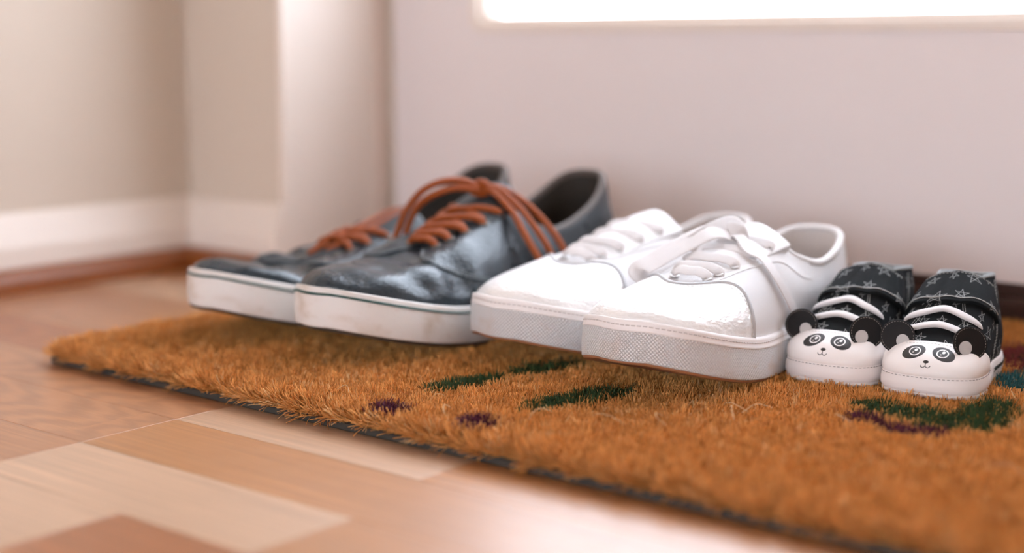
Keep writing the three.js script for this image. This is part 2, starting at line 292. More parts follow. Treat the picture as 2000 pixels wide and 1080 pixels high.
// ------------------------------------------------------------------ shoe maths
// local axes of a shoe: z from heel (0) to toe, y up, x to its side. A table of stations runs from the heel over one side to the toe.
// Each station: b = [x, z] on the sole's edge, t = [x, y, z] on the top line, p = [dx, dy, dz] from b, q = [dx, dy, dz] from t (Bezier handles).
function lastShape(st, yb, bulge, bend = 0) {
  const n = st.length - 1, raw = st.map((s) => [s.b[0], s.b[1], ...s.t, ...s.p, ...s.q]);
  const mir = (r) => r.map((v, i) => (i === 0 || i === 2 || i === 5 || i === 8) ? -v : v);
  const get = (i) => i < 0 ? mir(raw[-i]) : i > n ? mir(raw[2 * n - i]) : raw[i];
  const station = (s) => {
    const x = clamp(s, 0, 1) * n, i = Math.min(n - 1, Math.floor(x)), f = x - i, [a, b, c, d] = [get(i - 1), get(i), get(i + 1), get(i + 2)];
    return b.map((_, k) => { const m0 = (c[k] - a[k]) / 2, m1 = (d[k] - b[k]) / 2, f2 = f * f, f3 = f2 * f; return (2 * f3 - 3 * f2 + 1) * b[k] + (f3 - 2 * f2 + f) * m0 + (-2 * f3 + 3 * f2) * c[k] + (f3 - f2) * m1; });
  };
  const L = { st, n, station }, len = st[n].b[1], sway = (z) => bend * Math.sin((z / len - 0.1) * 2.4);
  L.edge = (th) => { const s = th <= 1 ? th : 2 - th, k = station(s); return [(th <= 1 ? 1 : -1) * k[0] + sway(k[1]), k[1]]; };   // th 0..2 all round
  L.smooth = (th, t) => {
    const s = th <= 1 ? th : 2 - th, k = station(s), sg = th <= 1 ? 1 : -1;
    const b = [k[0], yb(k[1]), k[1]], T = [k[2], k[3], k[4]], P = [b[0] + k[5], b[1] + k[6], b[2] + k[7]], Q = [T[0] + k[8], T[1] + k[9], T[2] + k[10]];
    const u = 1 - t, w = [u * u * u, 3 * u * u * t, 3 * u * t * t, t * t * t], o = [0, 1, 2].map((i) => w[0] * b[i] + w[1] * P[i] + w[2] * Q[i] + w[3] * T[i]);
    return V(sg * o[0] + sway(o[2]), o[1], o[2]);
  };
  const raw0 = (th, t) => { const e = 0.004, a = L.smooth((th + e) % 2, t), b = L.smooth((th - e + 2) % 2, t), c = L.smooth(th, Math.min(1, t + 0.01)), d = L.smooth(th, Math.max(0, t - 0.01)); return V().crossVectors(a.sub(b), c.sub(d)).normalize().negate(); };
  const side = raw0(0.4, 0.3).x > 0 ? 1 : -1;
  L.n0 = (th, t) => raw0(th, t).multiplyScalar(side);
  L.at = (th, t, off = 0) => { const p = L.smooth(th, t), d = (bulge ? bulge(th, t, p) : 0) + off; return d ? p.addScaledVector(L.n0(th, t), d) : p; };
  L.nrm = (th, t) => { const e = 0.006, a = L.at((th + e) % 2, t), b = L.at((th - e + 2) % 2, t), c = L.at(th, Math.min(1, t + 0.015)), d = L.at(th, Math.max(0, t - 0.015)); return V().crossVectors(a.sub(b), c.sub(d)).normalize().multiplyScalar(-side); };
  return L;
}
const shell = (L, { t0 = 0, t1 = 1, off = 0, nu = 180, nv = 40 } = {}) => grid((u, v) => L.at(u * 2 % 2.0000001, lerp(t0, t1, v), off), nu, nv, { closeU: true, flip: false });
// rings around the sole: [offset outwards, y(z)]
function soleRings(L, rings, nu = 200, caps = [true, true]) {
  const out = (th, o) => { const e = 0.004, a = L.edge((th + e) % 2), b = L.edge((th - e + 2) % 2), c = L.edge(th % 2), dx = a[0] - b[0], dz = a[1] - b[1], l = Math.hypot(dx, dz) || 1; return [c[0] + dz / l * o, c[1] - dx / l * o]; };
  const sgn = (() => { const a = L.edge(0.4), p = out(0.4, 0.001); return p[0] > a[0] ? 1 : -1; })();
  const pos = (th, r) => { const p = out(th, sgn * r[0]); return V(p[0], r[1](p[1], p[0]), p[1]); };
  const nv = rings.length - 1;
  const gs = [grid((u, v) => pos(u * 2, rings[Math.round(v * nv)]), nu, nv, { closeU: true })];
  const cap = (r, up) => grid((u, v) => { const a = pos(u, r), b = pos((2 - u) % 2, r); return a.lerp(b, v); }, nu / 2, 10, { flip: up });
  if (caps[0]) gs.push(cap(rings[0], false)); if (caps[1]) gs.push(cap(rings[nv], true));
  return gs;
}
const strip = (L, pts, r, off = 0.0004, n = 60, k = 6) => tube(pts.map(([th, t]) => L.at((th + 2) % 2, t, off)), r, n, k);
function stitches(L, pts, { len = 0.0022, gap = 0.0012, r = 0.00028, off = 0.0004 } = {}) {   // row of short thread pieces along a line on the upper
  const c = crv(pts.map(([th, t]) => L.at((th + 2) % 2, t, off))), total = c.getLength(), gs = [];
  for (let d = 0; d + len < total; d += len + gap) { const a = c.getPointAt(d / total), b = c.getPointAt((d + len) / total); const g = new THREE.CylinderGeometry(r, r, a.distanceTo(b), 5, 1); g.applyQuaternion(new THREE.Quaternion().setFromUnitVectors(V(0, 1, 0), V().subVectors(b, a).normalize())); g.translate((a.x + b.x) / 2, (a.y + b.y) / 2, (a.z + b.z) / 2); gs.push(g); }
  return mergeGeometries(gs.map(clean));
}
const ringAt = (p, n, r, w) => { const g = new THREE.TorusGeometry(r, w, 8, 20); g.applyQuaternion(new THREE.Quaternion().setFromUnitVectors(V(0, 0, 1), n)); g.translate(p.x, p.y, p.z); return g; };
// ------------------------------------------------------------------ men's leather sneakers
const leatherBump = tex(512, 512, (u, v) => 0.5 + 0.35 * tfbm(u, v, 40, 40, 3, 3) + 0.25 * tfbm(u, v, 7, 9, 15, 4));
const leatherRough = tex(256, 256, (u, v) => 0.42 + 0.16 * tfbm(u, v, 8, 8, 33, 4));
const rubberDirt = tex(512, 256, (u, v) => { const d = smoothstep(tfbm(u, v, 9, 5, 7, 4), -0.05, 0.5), e = smoothstep(tfbm(u, v, 30, 20, 19, 3), 0.1, 0.6); return [0.885 - 0.10 * d - 0.06 * e, 0.855 - 0.14 * d - 0.08 * e, 0.83 - 0.18 * d - 0.10 * e]; }, true);
const LM = {
  leather: std({ color: 0x273036, roughness: 0.70, roughnessMap: rep(leatherRough, 9, 9), bumpMap: rep(leatherBump, 9, 9), bumpScale: 0.0013 }),
  edge: std({ color: 0x262a2c, roughness: 0.55 }),
  lining: std({ color: 0x3a332c, roughness: 0.8 }),
  collar: std({ color: 0x5a4e47, roughness: 0.6 }),
  tongue: std({ color: 0x23282b, roughness: 0.55, bumpMap: rep(leatherBump, 9, 9), bumpScale: 0.0006 }),
  thread: std({ color: 0x8a9092, roughness: 0.7 }),
  rubber: std({ color: 0xffffff, map: rep(rubberDirt, 5, 12), roughness: 0.5, bumpMap: rep(plasterBump, 20, 20), bumpScale: 0.0002 }),
  stripe: std({ color: 0x1d4740, roughness: 0.5 }),
  outsole: std({ color: 0x4a3a2c, roughness: 0.75 }),
  lace: std({ color: 0xaa4f10, roughness: 0.48, bumpMap: rep(leatherBump, 30, 30), bumpScale: 0.0005 }),
  metal: std({ color: 0x7d766e, roughness: 0.4, metalness: 0.9 }),
};
const leatherStations = [
  { b: [0, 0.004], t: [0, 0.100, 0.010], p: [0, 0.03, -0.006], q: [0, -0.022, -0.005] },
  { b: [0.0228, 0.014], t: [0.019, 0.097, 0.019], p: [0.004, 0.03, -0.002], q: [0.004, -0.022, -0.002] },
  { b: [0.0318, 0.045], t: [0.029, 0.081, 0.045], p: [0.006, 0.022, 0], q: [0.004, -0.02, 0] },
  { b: [0.0328, 0.09], t: [0.031, 0.068, 0.082], p: [0.007, 0.018, 0], q: [0.005, -0.014, 0] },
  { b: [0.0351, 0.13], t: [0.029, 0.069, 0.108], p: [0.007, 0.02, 0], q: [0.008, -0.016, 0.002] },
  { b: [0.0408, 0.17], t: [0.0200, 0.086, 0.133], p: [0.006, 0.022, -0.002], q: [0.012, -0.018, 0.006] },
  { b: [0.0451, 0.21], t: [0.0152, 0.0775, 0.157], p: [0.004, 0.022, -0.002], q: [0.014, -0.008, 0.008] },
  { b: [0.0427, 0.25], t: [0.0115, 0.0685, 0.178], p: [0.003, 0.020, -0.002], q: [0.014, -0.003, 0.018] },
  { b: [0.0285, 0.281], t: [0.007, 0.0630, 0.191], p: [0.002, 0.018, 0.001], q: [0.008, -0.005, 0.032] },
  { b: [0, 0.296], t: [0, 0.0615, 0.195], p: [0, 0.018, 0.002], q: [0, -0.005, 0.034] },
];
const toeUp = (z, L, h) => h * Math.pow(clamp((z - 0.55 * L) / (0.45 * L), 0, 1), 1.8);
function leatherSneaker(label, pos, turn, o) {
  const t = thing('leather_sneaker', label, 'shoe', undefined, pos, turn);
  const base = (z) => toeUp(z, 0.296, o.spring), top = (z) => base(z) * 0.9 + 0.0265 + 0.003 * smoothstep(z, 0.2, 0.29);
  const crease = (th, v, p) => {
    const s = th <= 1 ? th : 2 - th, sg = th <= 1 ? 1 : -1, f = smoothstep(p.z, 0.16, 0.2) * smoothstep(v, 0.05, 0.25), h = smoothstep(0.1 - Math.abs(p.z - 0.06), 0, 0.1) * smoothstep(v, 0.1, 0.3) * smoothstep(1 - v, 0, 0.25);
    let d = 0;
    for (const [c, w, a, sk] of o.creases) d += -a * f * Math.exp(-(((p.z - c - sk * p.x - 0.004 * Math.sin(p.x * 90)) / w) ** 2)) * smoothstep(1 - v, -0.05, 0.4);
    return d + 0.0030 * h * N3(p.z * 30, p.y * 45, sg * 3 + o.seed) + 0.0022 * f * N3(p.x * 45, p.z * 55, o.seed) * smoothstep(1 - v, 0, 0.3);
  };
  const stn = leatherStations.map((q, i) => o.low && i > 3 ? { ...q, t: [q.t[0], [0.062, 0.064, 0.056, 0.0495, 0.0460, 0.0452][i - 4], [0.116, 0.140, 0.165, 0.183, 0.195, 0.199][i - 4]] } : q);
  const L = lastShape(stn, (z) => top(z) - 0.0025, crease, o.bend);
  part('upper', shell(L, { nu: 220, nv: 44 }), LM.leather, t);
  part('lining', shell(L, { t0: 0.02, t1: 1, off: -0.0028, nu: 120, nv: 20 }), LM.lining, t);
  // padded top line
  const top0 = []; for (let i = 0; i <= 60; i++) { const th = -0.56 + i / 60 * 1.12; top0.push(L.at((th + 2) % 2, 1, -0.0012)); }
  part('collar', tube(top0, 0.0026, 120, 8), LM.collar, t);
  const edge = []; for (let i = 0; i <= 40; i++) edge.push(L.at(0.545 + i / 40 * 0.91, 1, -0.0008)); part('eyestay_edge', tube(edge, 0.0017, 90, 6), LM.edge, t);
  // quarters with the eyelet facing, overlapping the vamp, edged with two rows of thread
  const lowEdge = (x) => { const P = [[0.10, 0.02], [0.30, 0.02], [0.42, 0.10], [0.54, 0.19], [0.66, 0.29], [0.76, 0.46], [0.84, 0.66], [0.90, 0.83], [0.945, 0.93]]; let i = 0; while (i < P.length - 2 && x > P[i + 1][0]) i++; const f = smoothstep((x - P[i][0]) / (P[i + 1][0] - P[i][0]), -0.15, 1.15) ; return lerp(P[i][1], P[i + 1][1], clamp((x - P[i][0]) / (P[i + 1][0] - P[i][0]), 0, 1) * 0.6 + f * 0.4); };
  for (const sg of [1, -1]) {
    const f = (u, v) => { const q = lerp(0.10, 0.945, u); return [sg > 0 ? q : 2 - q, lerp(lowEdge(q), 0.985, v)]; };
    part('quarter', sheet((u, v) => L.at(...f(u, v)), (u, v) => L.nrm(...f(u, v)), 84, 22, 0.0012, { flip: sg < 0 }), LM.leather, t);
    const rows = [0.012, 0.034].map((d) => { const pts = []; for (let i = 0; i <= 40; i++) { const q = lerp(0.40, 0.93, i / 40); pts.push([sg > 0 ? q : 2 - q, Math.min(0.97, lowEdge(q) + d)]); } return stitches(L, pts, { off: 0.0014, r: 0.00034 }); });
    part('stitching', rows, LM.thread, t);
  }
  // heel strip
  part('heel_strip', sheet((u, v) => L.at((2 + lerp(-0.05, 0.05, u)) % 2, lerp(0, 0.98, v)), (u, v) => L.nrm((2 + lerp(-0.05, 0.05, u)) % 2, lerp(0, 0.98, v)), 8, 20, 0.0012), LM.leather, t);
  // tongue
  const tc = crv(o.low ? [[0, 0.040, 0.208], [0, 0.0455, 0.194], [0, 0.052, 0.172], [0, 0.060, 0.148], [0, 0.067, 0.128], [0, 0.073, 0.108]] : [[0, 0.053, 0.210], [0, 0.0595, 0.190], [0, 0.0685, 0.172], [0, 0.080, 0.152], [0, 0.090, 0.132], [0, 0.097, 0.116]]), tw = (v) => lerp(0.012, 0.027, Math.pow(v, 0.7)) * Math.pow(1 - Math.pow(clamp((v - 0.85) / 0.15, 0, 1), 3) * 0.35, 1);
  const tb = (u, v) => { const p = tc.getPoint(v), x = (u * 2 - 1); p.x += x * tw(v); p.y -= x * x * lerp(0.003, 0.009, v); p.x += o.bend * Math.sin((p.z / 0.296 - 0.1) * 2.4); return p; };
  part('tongue', sheet(tb, (u, v) => V((u * 2 - 1) * 0.5, 0.75, 0.45).normalize(), 20, 30, 0.004, { sink: 0.001 }), LM.tongue, t);
  part('insole', soleRings(L, [[-0.006, (z) => top(z) - 0.004], [-0.006, (z) => top(z) - 0.001]], 120), LM.lining, t);
  // sole: dark tread, white foxing, dark line
  part('outsole', soleRings(L, [[-0.004, (z) => base(z)], [0.0015, (z) => base(z)], [0.0025, (z) => base(z) + 0.0012], [0.0025, (z) => base(z) + 0.0042]], 200, [true, true]), LM.outsole, t);
  const fx = 0.0034; const h = (k) => (z) => lerp(base(z) + 0.0022, top(z), k);
  part('foxing', soleRings(L, [[0.001, h(0)], [fx - 0.0004, h(0.0)], [fx, h(0.04)], [fx + 0.0006, h(0.35)], [fx + 0.0002, h(0.70)], [fx - 0.0006, h(0.96)], [fx - 0.0012, h(1)], [-0.002, h(1)]], 240, [false, false]), LM.rubber, t);
  part('foxing_stripe', soleRings(L, [[fx - 0.0022, h(0.80)], [fx + 0.00055, h(0.805)], [fx + 0.0006, h(0.83)], [fx + 0.0004, h(0.865)], [fx - 0.0026, h(0.87)]], 240, [false, false]), LM.stripe, t);
  // eyelets and lacing
  const es = [0.585, 0.655, 0.725, 0.79, 0.85], rings = [];
  const eye = (i, sg, off = 0.0015) => { const th = sg > 0 ? es[i] : 2 - es[i]; return [L.at(th, 0.90, off), L.nrm(th, 0.90)]; };
  for (let i = 0; i < 5; i++) for (const sg of [1, -1]) { const [p, n] = eye(i, sg); part('eyelet', ringAt(p, n, 0.0026, 0.0008), LM.metal, t); }
  const r = 0.0024, over = (i, si, j, sj, hgt) => { const [a, na] = eye(i, si, 0.0012), [b, nb] = eye(j, sj, 0.0012), m = a.clone().lerp(b, 0.5); m.y += hgt; m.z += hgt * 0.5; const a0 = a.clone().addScaledVector(na, -0.004), b0 = b.clone().addScaledVector(nb, -0.004), a1 = a.clone().addScaledVector(na, 0.0022).lerp(m, 0.12), b1 = b.clone().addScaledVector(nb, 0.0022).lerp(m, 0.12); return tube([a0, a1, a1.clone().lerp(m, 0.6).add(V(0, hgt * 0.25, 0)), m, b1.clone().lerp(m, 0.6).add(V(0, hgt * 0.25, 0)), b1, b0], r, 50, 8); };
  if (!o.low) part('lace', over(4, 1, 4, -1, 0.004), LM.lace, t);
  for (let i = o.low ? 2 : 4; i > 0; i--) { part('lace', over(i, 1, i - 1, -1, 0.0034), LM.lace, t); part('lace', over(i, -1, i - 1, 1, 0.0056), LM.lace, t); }
  for (const b of o.bow ?? []) part('lace', capped(b, r, 90, 8), LM.lace, t);
  return t;
}
const bowA = [
  [[-0.0010, 0.0735, 0.1110], [-0.0060, 0.0728, 0.1190], [-0.0068, 0.0660, 0.1420], [-0.0064, 0.0606, 0.1664], [-0.0080, 0.0552, 0.1818], [-0.0119, 0.0485, 0.1927]],
  [[0.0010, 0.0735, 0.1120], [0.0037, 0.0705, 0.1262], [0.0036, 0.0644, 0.1459], [0.0034, 0.0590, 0.1651], [0.0027, 0.0548, 0.1787], [-0.0006, 0.0515, 0.1854]],
];
const bowB = [
  [[-0.0003, 0.0975, 0.1385], [-0.0060, 0.1028, 0.1480], [-0.0158, 0.1029, 0.1582], [-0.0276, 0.0964, 0.1664], [-0.0375, 0.0837, 0.1717], [-0.0435, 0.0708, 0.1735], [-0.0470, 0.0570, 0.1758], [-0.0445, 0.0560, 0.1745], [-0.0415, 0.0610, 0.1721], [-0.0376, 0.0745, 0.1692], [-0.0296, 0.0864, 0.1681], [-0.0177, 0.0945, 0.1641], [-0.0079, 0.0984, 0.1538], [-0.0002, 0.0965, 0.1413]],
  [[-0.0003, 0.0985, 0.1385], [0.0076, 0.0987, 0.1340], [0.0286, 0.0880, 0.1340], [0.0405, 0.0733, 0.1291], [0.0479, 0.0580, 0.1225], [0.0502, 0.0455, 0.1163], [0.0512, 0.0420, 0.1100], [0.0510, 0.0459, 0.1036], [0.0496, 0.0560, 0.1077], [0.0432, 0.0704, 0.1146], [0.0314, 0.0864, 0.1237], [0.0095, 0.0976, 0.1281], [-0.0003, 0.0985, 0.1385]],
  [[-0.0003, 0.0975, 0.1358], [0.0077, 0.0965, 0.1368], [0.0288, 0.0845, 0.1396], [0.0418, 0.0699, 0.1414], [0.0487, 0.0560, 0.1372], [0.0513, 0.0450, 0.1296]],
  [[-0.0060, 0.0960, 0.1400], [-0.0030, 0.1010, 0.1385], [0.0030, 0.1010, 0.1365], [0.0055, 0.0965, 0.1350], [0.0010, 0.0935, 0.1385], [-0.0050, 0.0950, 0.1405]],
];
leatherSneaker('dark blue-grey leather sneaker leftmost in the row, nearest the corner of the room', [0.3869, 0.0155, -0.0048], -0.053, { spring: 0.0233, seed: 3, low: true, bend: 0, creases: [[0.236, 0.013, 0.005, 0.15], [0.215, 0.007, 0.003, 0.5]], bow: bowA });
leatherSneaker('dark blue-grey leather sneaker right beside the white sneakers, orange bow hanging over its side', [0.4753, 0.0155, -0.0093], -0.005, { spring: 0.0218, seed: 8, bend: 0, creases: [[0.222, 0.012, 0.004, -0.2], [0.250, 0.010, 0.002, -0.1]], bow: bowB });
//==PART4
// ------------------------------------------------------------------ white sneakers
const weave = tex(512, 512, (u, v) => { const n = 64, a = Math.sin(u * n * 6.2832) * Math.sin(v * n * 6.2832); return 0.5 + 0.3 * a + 0.3 * tfbm(u, v, 24, 24, 4, 3); });
const crinkle = tex(512, 512, (u, v) => 0.5 + 0.5 * tfbm(u, v, 22, 30, 8, 4));
const diamond = tex(256, 256, (u, v) => { const a = Math.abs(((u * 8 + v * 8) % 1) - 0.5) * 2, b = Math.abs((((u * 8 - v * 8) % 1) + 1) % 1 - 0.5) * 2; return Math.min(smoothstep(a, 0.0, 0.35), smoothstep(b, 0.0, 0.35)); });
const soleStain = tex(512, 256, (u, v) => { const d = smoothstep(tfbm(u, v, 5, 4, 21, 4), 0.05, 0.5), e = smoothstep(tfbm(u, v, 26, 18, 5, 3), 0.12, 0.55); return [0.945 - 0.05 * d - 0.03 * e, 0.93 - 0.14 * d - 0.06 * e, 0.925 - 0.21 * d - 0.09 * e]; }, true);
const WM = {
  cloth: std({ color: 0xf1ecea, roughness: 0.5, metalness: 0.0, bumpMap: rep(weave, 14, 14), bumpScale: 0.0007 }),
  foil: phys({ color: 0xf3efec, roughness: 0.34, metalness: 0.25, bumpMap: rep(crinkle, 9, 9), bumpScale: 0.0012, sheen: 0 }),
  lining: std({ color: 0xe2d8d2, roughness: 0.9, bumpMap: rep(weave, 20, 20), bumpScale: 0.0003 }),
  trim: std({ color: 0xdfd9d6, roughness: 0.6 }),
  piping: std({ color: 0xb9b6b6, roughness: 0.45 }),
  lace: std({ color: 0xeee6e3, roughness: 0.38, bumpMap: rep(weave, 50, 50), bumpScale: 0.0002 }),
  rubber: std({ color: 0xffffff, map: rep(soleStain, 5, 10), roughness: 0.55, bumpMap: rep(diamond, 1 / 0.018, 1 / 0.018), bumpScale: -0.0010 }),
  band: std({ color: 0xf0e8e4, roughness: 0.5 }),
  stitch: std({ color: 0xcac0bb, roughness: 0.7 }),
  gum: std({ color: 0xa06a45, roughness: 0.7 }),
  metal: std({ color: 0xd9d6d4, roughness: 0.35, metalness: 0.7 }),
};
const whiteStations = [
  { b: [0, 0.004], t: [0, 0.0735, 0.006], p: [0, 0.026, -0.006], q: [0, -0.02, -0.003] },
  { b: [0.0216, 0.013], t: [0.019, 0.0715, 0.014], p: [0.003, 0.026, -0.002], q: [0.003, -0.02, 0] },
  { b: [0.0294, 0.038], t: [0.0275, 0.064, 0.036], p: [0.004, 0.02, 0], q: [0.003, -0.018, 0] },
  { b: [0.0304, 0.072], t: [0.029, 0.059, 0.062], p: [0.005, 0.018, 0], q: [0.004, -0.014, 0] },
  { b: [0.0323, 0.105], t: [0.0255, 0.065, 0.086], p: [0.006, 0.02, 0], q: [0.010, -0.018, 0.002] },
  { b: [0.0377, 0.14], t: [0.017, 0.076, 0.107], p: [0.006, 0.022, 0], q: [0.016, -0.012, 0.006] },
  { b: [0.0421, 0.175], t: [0.0135, 0.0695, 0.132], p: [0.003, 0.02, 0], q: [0.016, -0.005, 0.010] },
  { b: [0.0412, 0.208], t: [0.0105, 0.0625, 0.156], p: [0.002, 0.016, -0.001], q: [0.014, -0.002, 0.018] },
  { b: [0.0294, 0.234], t: [0.006, 0.0585, 0.170], p: [0.001, 0.014, 0.001], q: [0.008, -0.001, 0.022] },
  { b: [0, 0.246], t: [0, 0.0575, 0.174], p: [0, 0.014, 0.002], q: [0, -0.001, 0.024] },
];
function whiteSneaker(label, pos, turn, o) {
  const t = thing('white_sneaker', label, 'shoe', undefined, pos, turn), LEN = 0.246;
  const base = (z) => toeUp(z, LEN, o.spring), top = (z) => base(z) * 0.8 + 0.0265 + 0.003 * smoothstep(z, 0.15, 0.24);
  const puff = (th, v, p) => 0.0010 * N3(p.x * 40, p.y * 50, p.z * 40 + o.seed) * smoothstep(v, 0, 0.2) * smoothstep(1 - v, 0, 0.2);
  const L = lastShape(whiteStations, (z) => top(z) - 0.003, puff, o.bend);
  part('upper', shell(L, { nu: 200, nv: 40 }), WM.cloth, t);
  part('lining', shell(L, { t0: 0.02, off: -0.0026, nu: 120, nv: 20 }), WM.lining, t);
  const rim = []; for (let i = 0; i <= 60; i++) { const th = -0.52 + i / 60 * 1.04; rim.push(L.at((th + 2) % 2, 1, -0.0012)); }
  part('collar', tube(rim, 0.0026, 120, 8), WM.trim, t);
  const edge = []; for (let i = 0; i <= 40; i++) edge.push(L.at(0.52 + i / 40 * 0.96, 1, -0.0008)); part('eyestay_edge', tube(edge, 0.0016, 90, 6), WM.cloth, t);
  // crinkled toe cap with a corded rim
  const capS = (v) => lerp(0.70, 0.86, Math.pow(v, 1.1)), capF = (u, v) => [lerp(capS(v), 2 - capS(v), u), lerp(0.0, 0.80, v)];
  const capT = (u) => 0.86 - 0.22 * Math.pow(Math.abs(u * 2 - 1), 1.6) - 0.64 * Math.pow(Math.abs(u * 2 - 1), 7);
  const cap = (u, v) => { const th = lerp(0.66, 1.34, u); return [th, v * Math.max(0.02, capT(u))]; };
  part('toe_cap', sheet((u, v) => L.at(...cap(u, v)), (u, v) => L.nrm(...cap(u, v)), 70, 30, 0.0009), WM.foil, t);
  const line = (d, n = 50) => Array.from({ length: n + 1 }, (_, i) => { const u = i / n, c = cap(u, 1); return [c[0], Math.max(0.0, c[1] + d)]; });
  part('piping', strip(L, line(0.012), 0.0018, 0.0004, 100, 8), WM.piping, t);
  part('stitching', stitches(L, line(-0.06), { off: 0.0012, len: 0.0017, gap: 0.0009, r: 0.00022 }), WM.trim, t);
  // eyestays
  for (const sg of [1, -1]) {
    const f = (u, v) => { const s = lerp(0.40, 0.85, u); return [sg > 0 ? s : 2 - s, lerp(lerp(0.72, 0.82, smoothstep(u, 0.2, 1)), 0.985, v)]; };
    part('eyestay', sheet((u, v) => L.at(...f(u, v)), (u, v) => L.nrm(...f(u, v)), 40, 12, 0.0005, { flip: sg < 0 }), WM.cloth, t);
  }
  part('heel_tab', sheet((u, v) => L.at((2 + lerp(-0.13, 0.13, u)) % 2, lerp(0.0, 0.97, v)), (u, v) => L.nrm((2 + lerp(-0.13, 0.13, u)) % 2, lerp(0, 0.97, v)), 16, 20, 0.0011), WM.foil, t);
  const tc = crv([[0, 0.050, 0.182], [0, 0.0585, 0.166], [0, 0.066, 0.145], [0, 0.0735, 0.121], [0, 0.0785, 0.102], [0, 0.0815, 0.092]]), tw = (v) => lerp(0.011, 0.027, Math.pow(v, 0.7)) * (1 - 0.4 * Math.pow(clamp((v - 0.8) / 0.2, 0, 1), 2.5));
  const tb = (u, v) => { const p = tc.getPoint(v), x = u * 2 - 1; p.x += x * tw(v) + o.bend * Math.sin((p.z / LEN - 0.1) * 2.4); p.y -= x * x * lerp(0.003, 0.010, v); return p; };
  part('tongue', sheet(tb, (u) => V((u * 2 - 1) * 0.5, 0.75, 0.5).normalize(), 22, 32, 0.005, { sink: 0.001 }), WM.cloth, t);
  part('insole', soleRings(L, [[-0.005, (z) => top(z) - 0.004], [-0.005, (z) => top(z) - 0.001]], 120), WM.lining, t);
  // sole
  const h = (k) => (z) => lerp(base(z) + 0.0016, top(z), k), fx = 0.0038;
  part('outsole', soleRings(L, [[-0.004, (z) => base(z)], [fx - 0.0012, (z) => base(z)], [fx - 0.0004, (z) => base(z) + 0.0006], [fx - 0.0004, (z) => base(z) + 0.0022]], 220), WM.gum, t);
  part('foxing', soleRings(L, [[0.0, h(0)], [fx, h(0.0)], [fx + 0.0004, h(0.03)], [fx + 0.0005, h(0.3)], [fx, h(0.70)], [fx - 0.0002, h(0.73)]], 260, [false, false]), WM.rubber, t);
  part('sole_band', soleRings(L, [[fx - 0.002, h(0.71)], [fx - 0.0004, h(0.725)], [fx + 0.0004, h(0.75)], [fx - 0.0002, h(0.78)], [fx - 0.0008, h(0.90)], [fx - 0.0006, h(0.93)], [fx - 0.0012, h(0.99)], [fx - 0.002, h(1)], [-0.002, h(1)]], 240, [false, false]), WM.band, t);
  { // thread along the band
    const gs = []; for (let th = 0.0; th < 2; th += 0.0105) { const y = (z) => h(0.875)(z), pt = (q) => { const c = soleOut(L, q, fx - 0.0005); return V(c[0], y(c[1]), c[1]); }; const a = pt(th), b = pt(th + 0.0072); const g = new THREE.CylinderGeometry(0.00035, 0.00035, a.distanceTo(b), 5); g.applyQuaternion(new THREE.Quaternion().setFromUnitVectors(V(0, 1, 0), V().subVectors(b, a).normalize())); g.translate((a.x + b.x) / 2, (a.y + b.y) / 2, (a.z + b.z) / 2); gs.push(g); }
    part('sole_stitching', gs, WM.stitch, t);
  }
  const es = [0.585, 0.655, 0.725, 0.79, 0.845];
  const eye = (i, sg, off = 0.0014) => { const th = sg > 0 ? es[i] : 2 - es[i]; return [L.at(th, 0.90, off), L.nrm(th, 0.90)]; };
  for (let i = 0; i < 5; i++) for (const sg of [1, -1]) { const [p, n] = eye(i, sg); part('eyelet', ringAt(p, n, 0.0024, 0.0007), WM.metal, t); }
  for (let i = 0; i < 5; i++) { // flat bars
    const [a, na] = eye(i, 1, 0.0006), [b, nb] = eye(i, -1, 0.0006), m = a.clone().lerp(b, 0.5).add(V(0, 0.005, 0.003));
    part('lace', ribbon([a.clone().addScaledVector(na, -0.003), a.clone().addScaledVector(na, 0.0024), a.clone().addScaledVector(na, 0.003).lerp(m, 0.5).add(V(0, 0.0012, 0)), m, b.clone().addScaledVector(nb, 0.003).lerp(m, 0.5).add(V(0, 0.0012, 0)), b.clone().addScaledVector(nb, 0.0024), b.clone().addScaledVector(nb, -0.003)], 0.0068, 0.0014, V(0, 0.75, 0.65), 50), WM.lace, t);
  }
  for (const [pts, hint, w] of o.bow ?? []) part('lace', ribbon(pts, w ?? 0.0085, 0.0014, hint, 110), WM.lace, t);
  if (o.strand) { // loose end lying over the side
    const S = o.strand, pts = [V(-0.001, 0.0805, 0.1225), V(0.006, 0.0805, 0.1265), ...S.map(([a, b, c]) => L.at(a, b, c))];
    const hint = (q) => { const k = clamp(q * (pts.length - 1) - 2, 0, S.length - 1.001), i = Math.floor(k), f = k - i; return L.nrm(lerp(S[i][0], S[i + 1][0], f), clamp(lerp(S[i][1], S[i + 1][1], f), 0.04, 0.96)); };
    part('lace', ribbon(pts, 0.0078, 0.0013, hint, 120), WM.lace, t);
  }
  return t;
}
function soleOut(L, th, o) { const e = 0.004, a = L.edge((th + e) % 2), b = L.edge((th - e + 2) % 2), c = L.edge(th % 2), dx = a[0] - b[0], dz = a[1] - b[1], l = Math.hypot(dx, dz) || 1, s = soleOut.s ??= (() => { const q = L.edge(0.404), w = L.edge(0.396); return (q[1] - w[1]) > 0 ? 1 : -1; })(); return [c[0] + s * dz / l * o, c[1] - s * dx / l * o]; }
whiteSneaker('white canvas sneaker squeezed between the dark leather sneaker and the front white one', [0.5930, 0.0155, -0.0212], -0.104, { spring: 0.0184, seed: 2, bend: 0 });
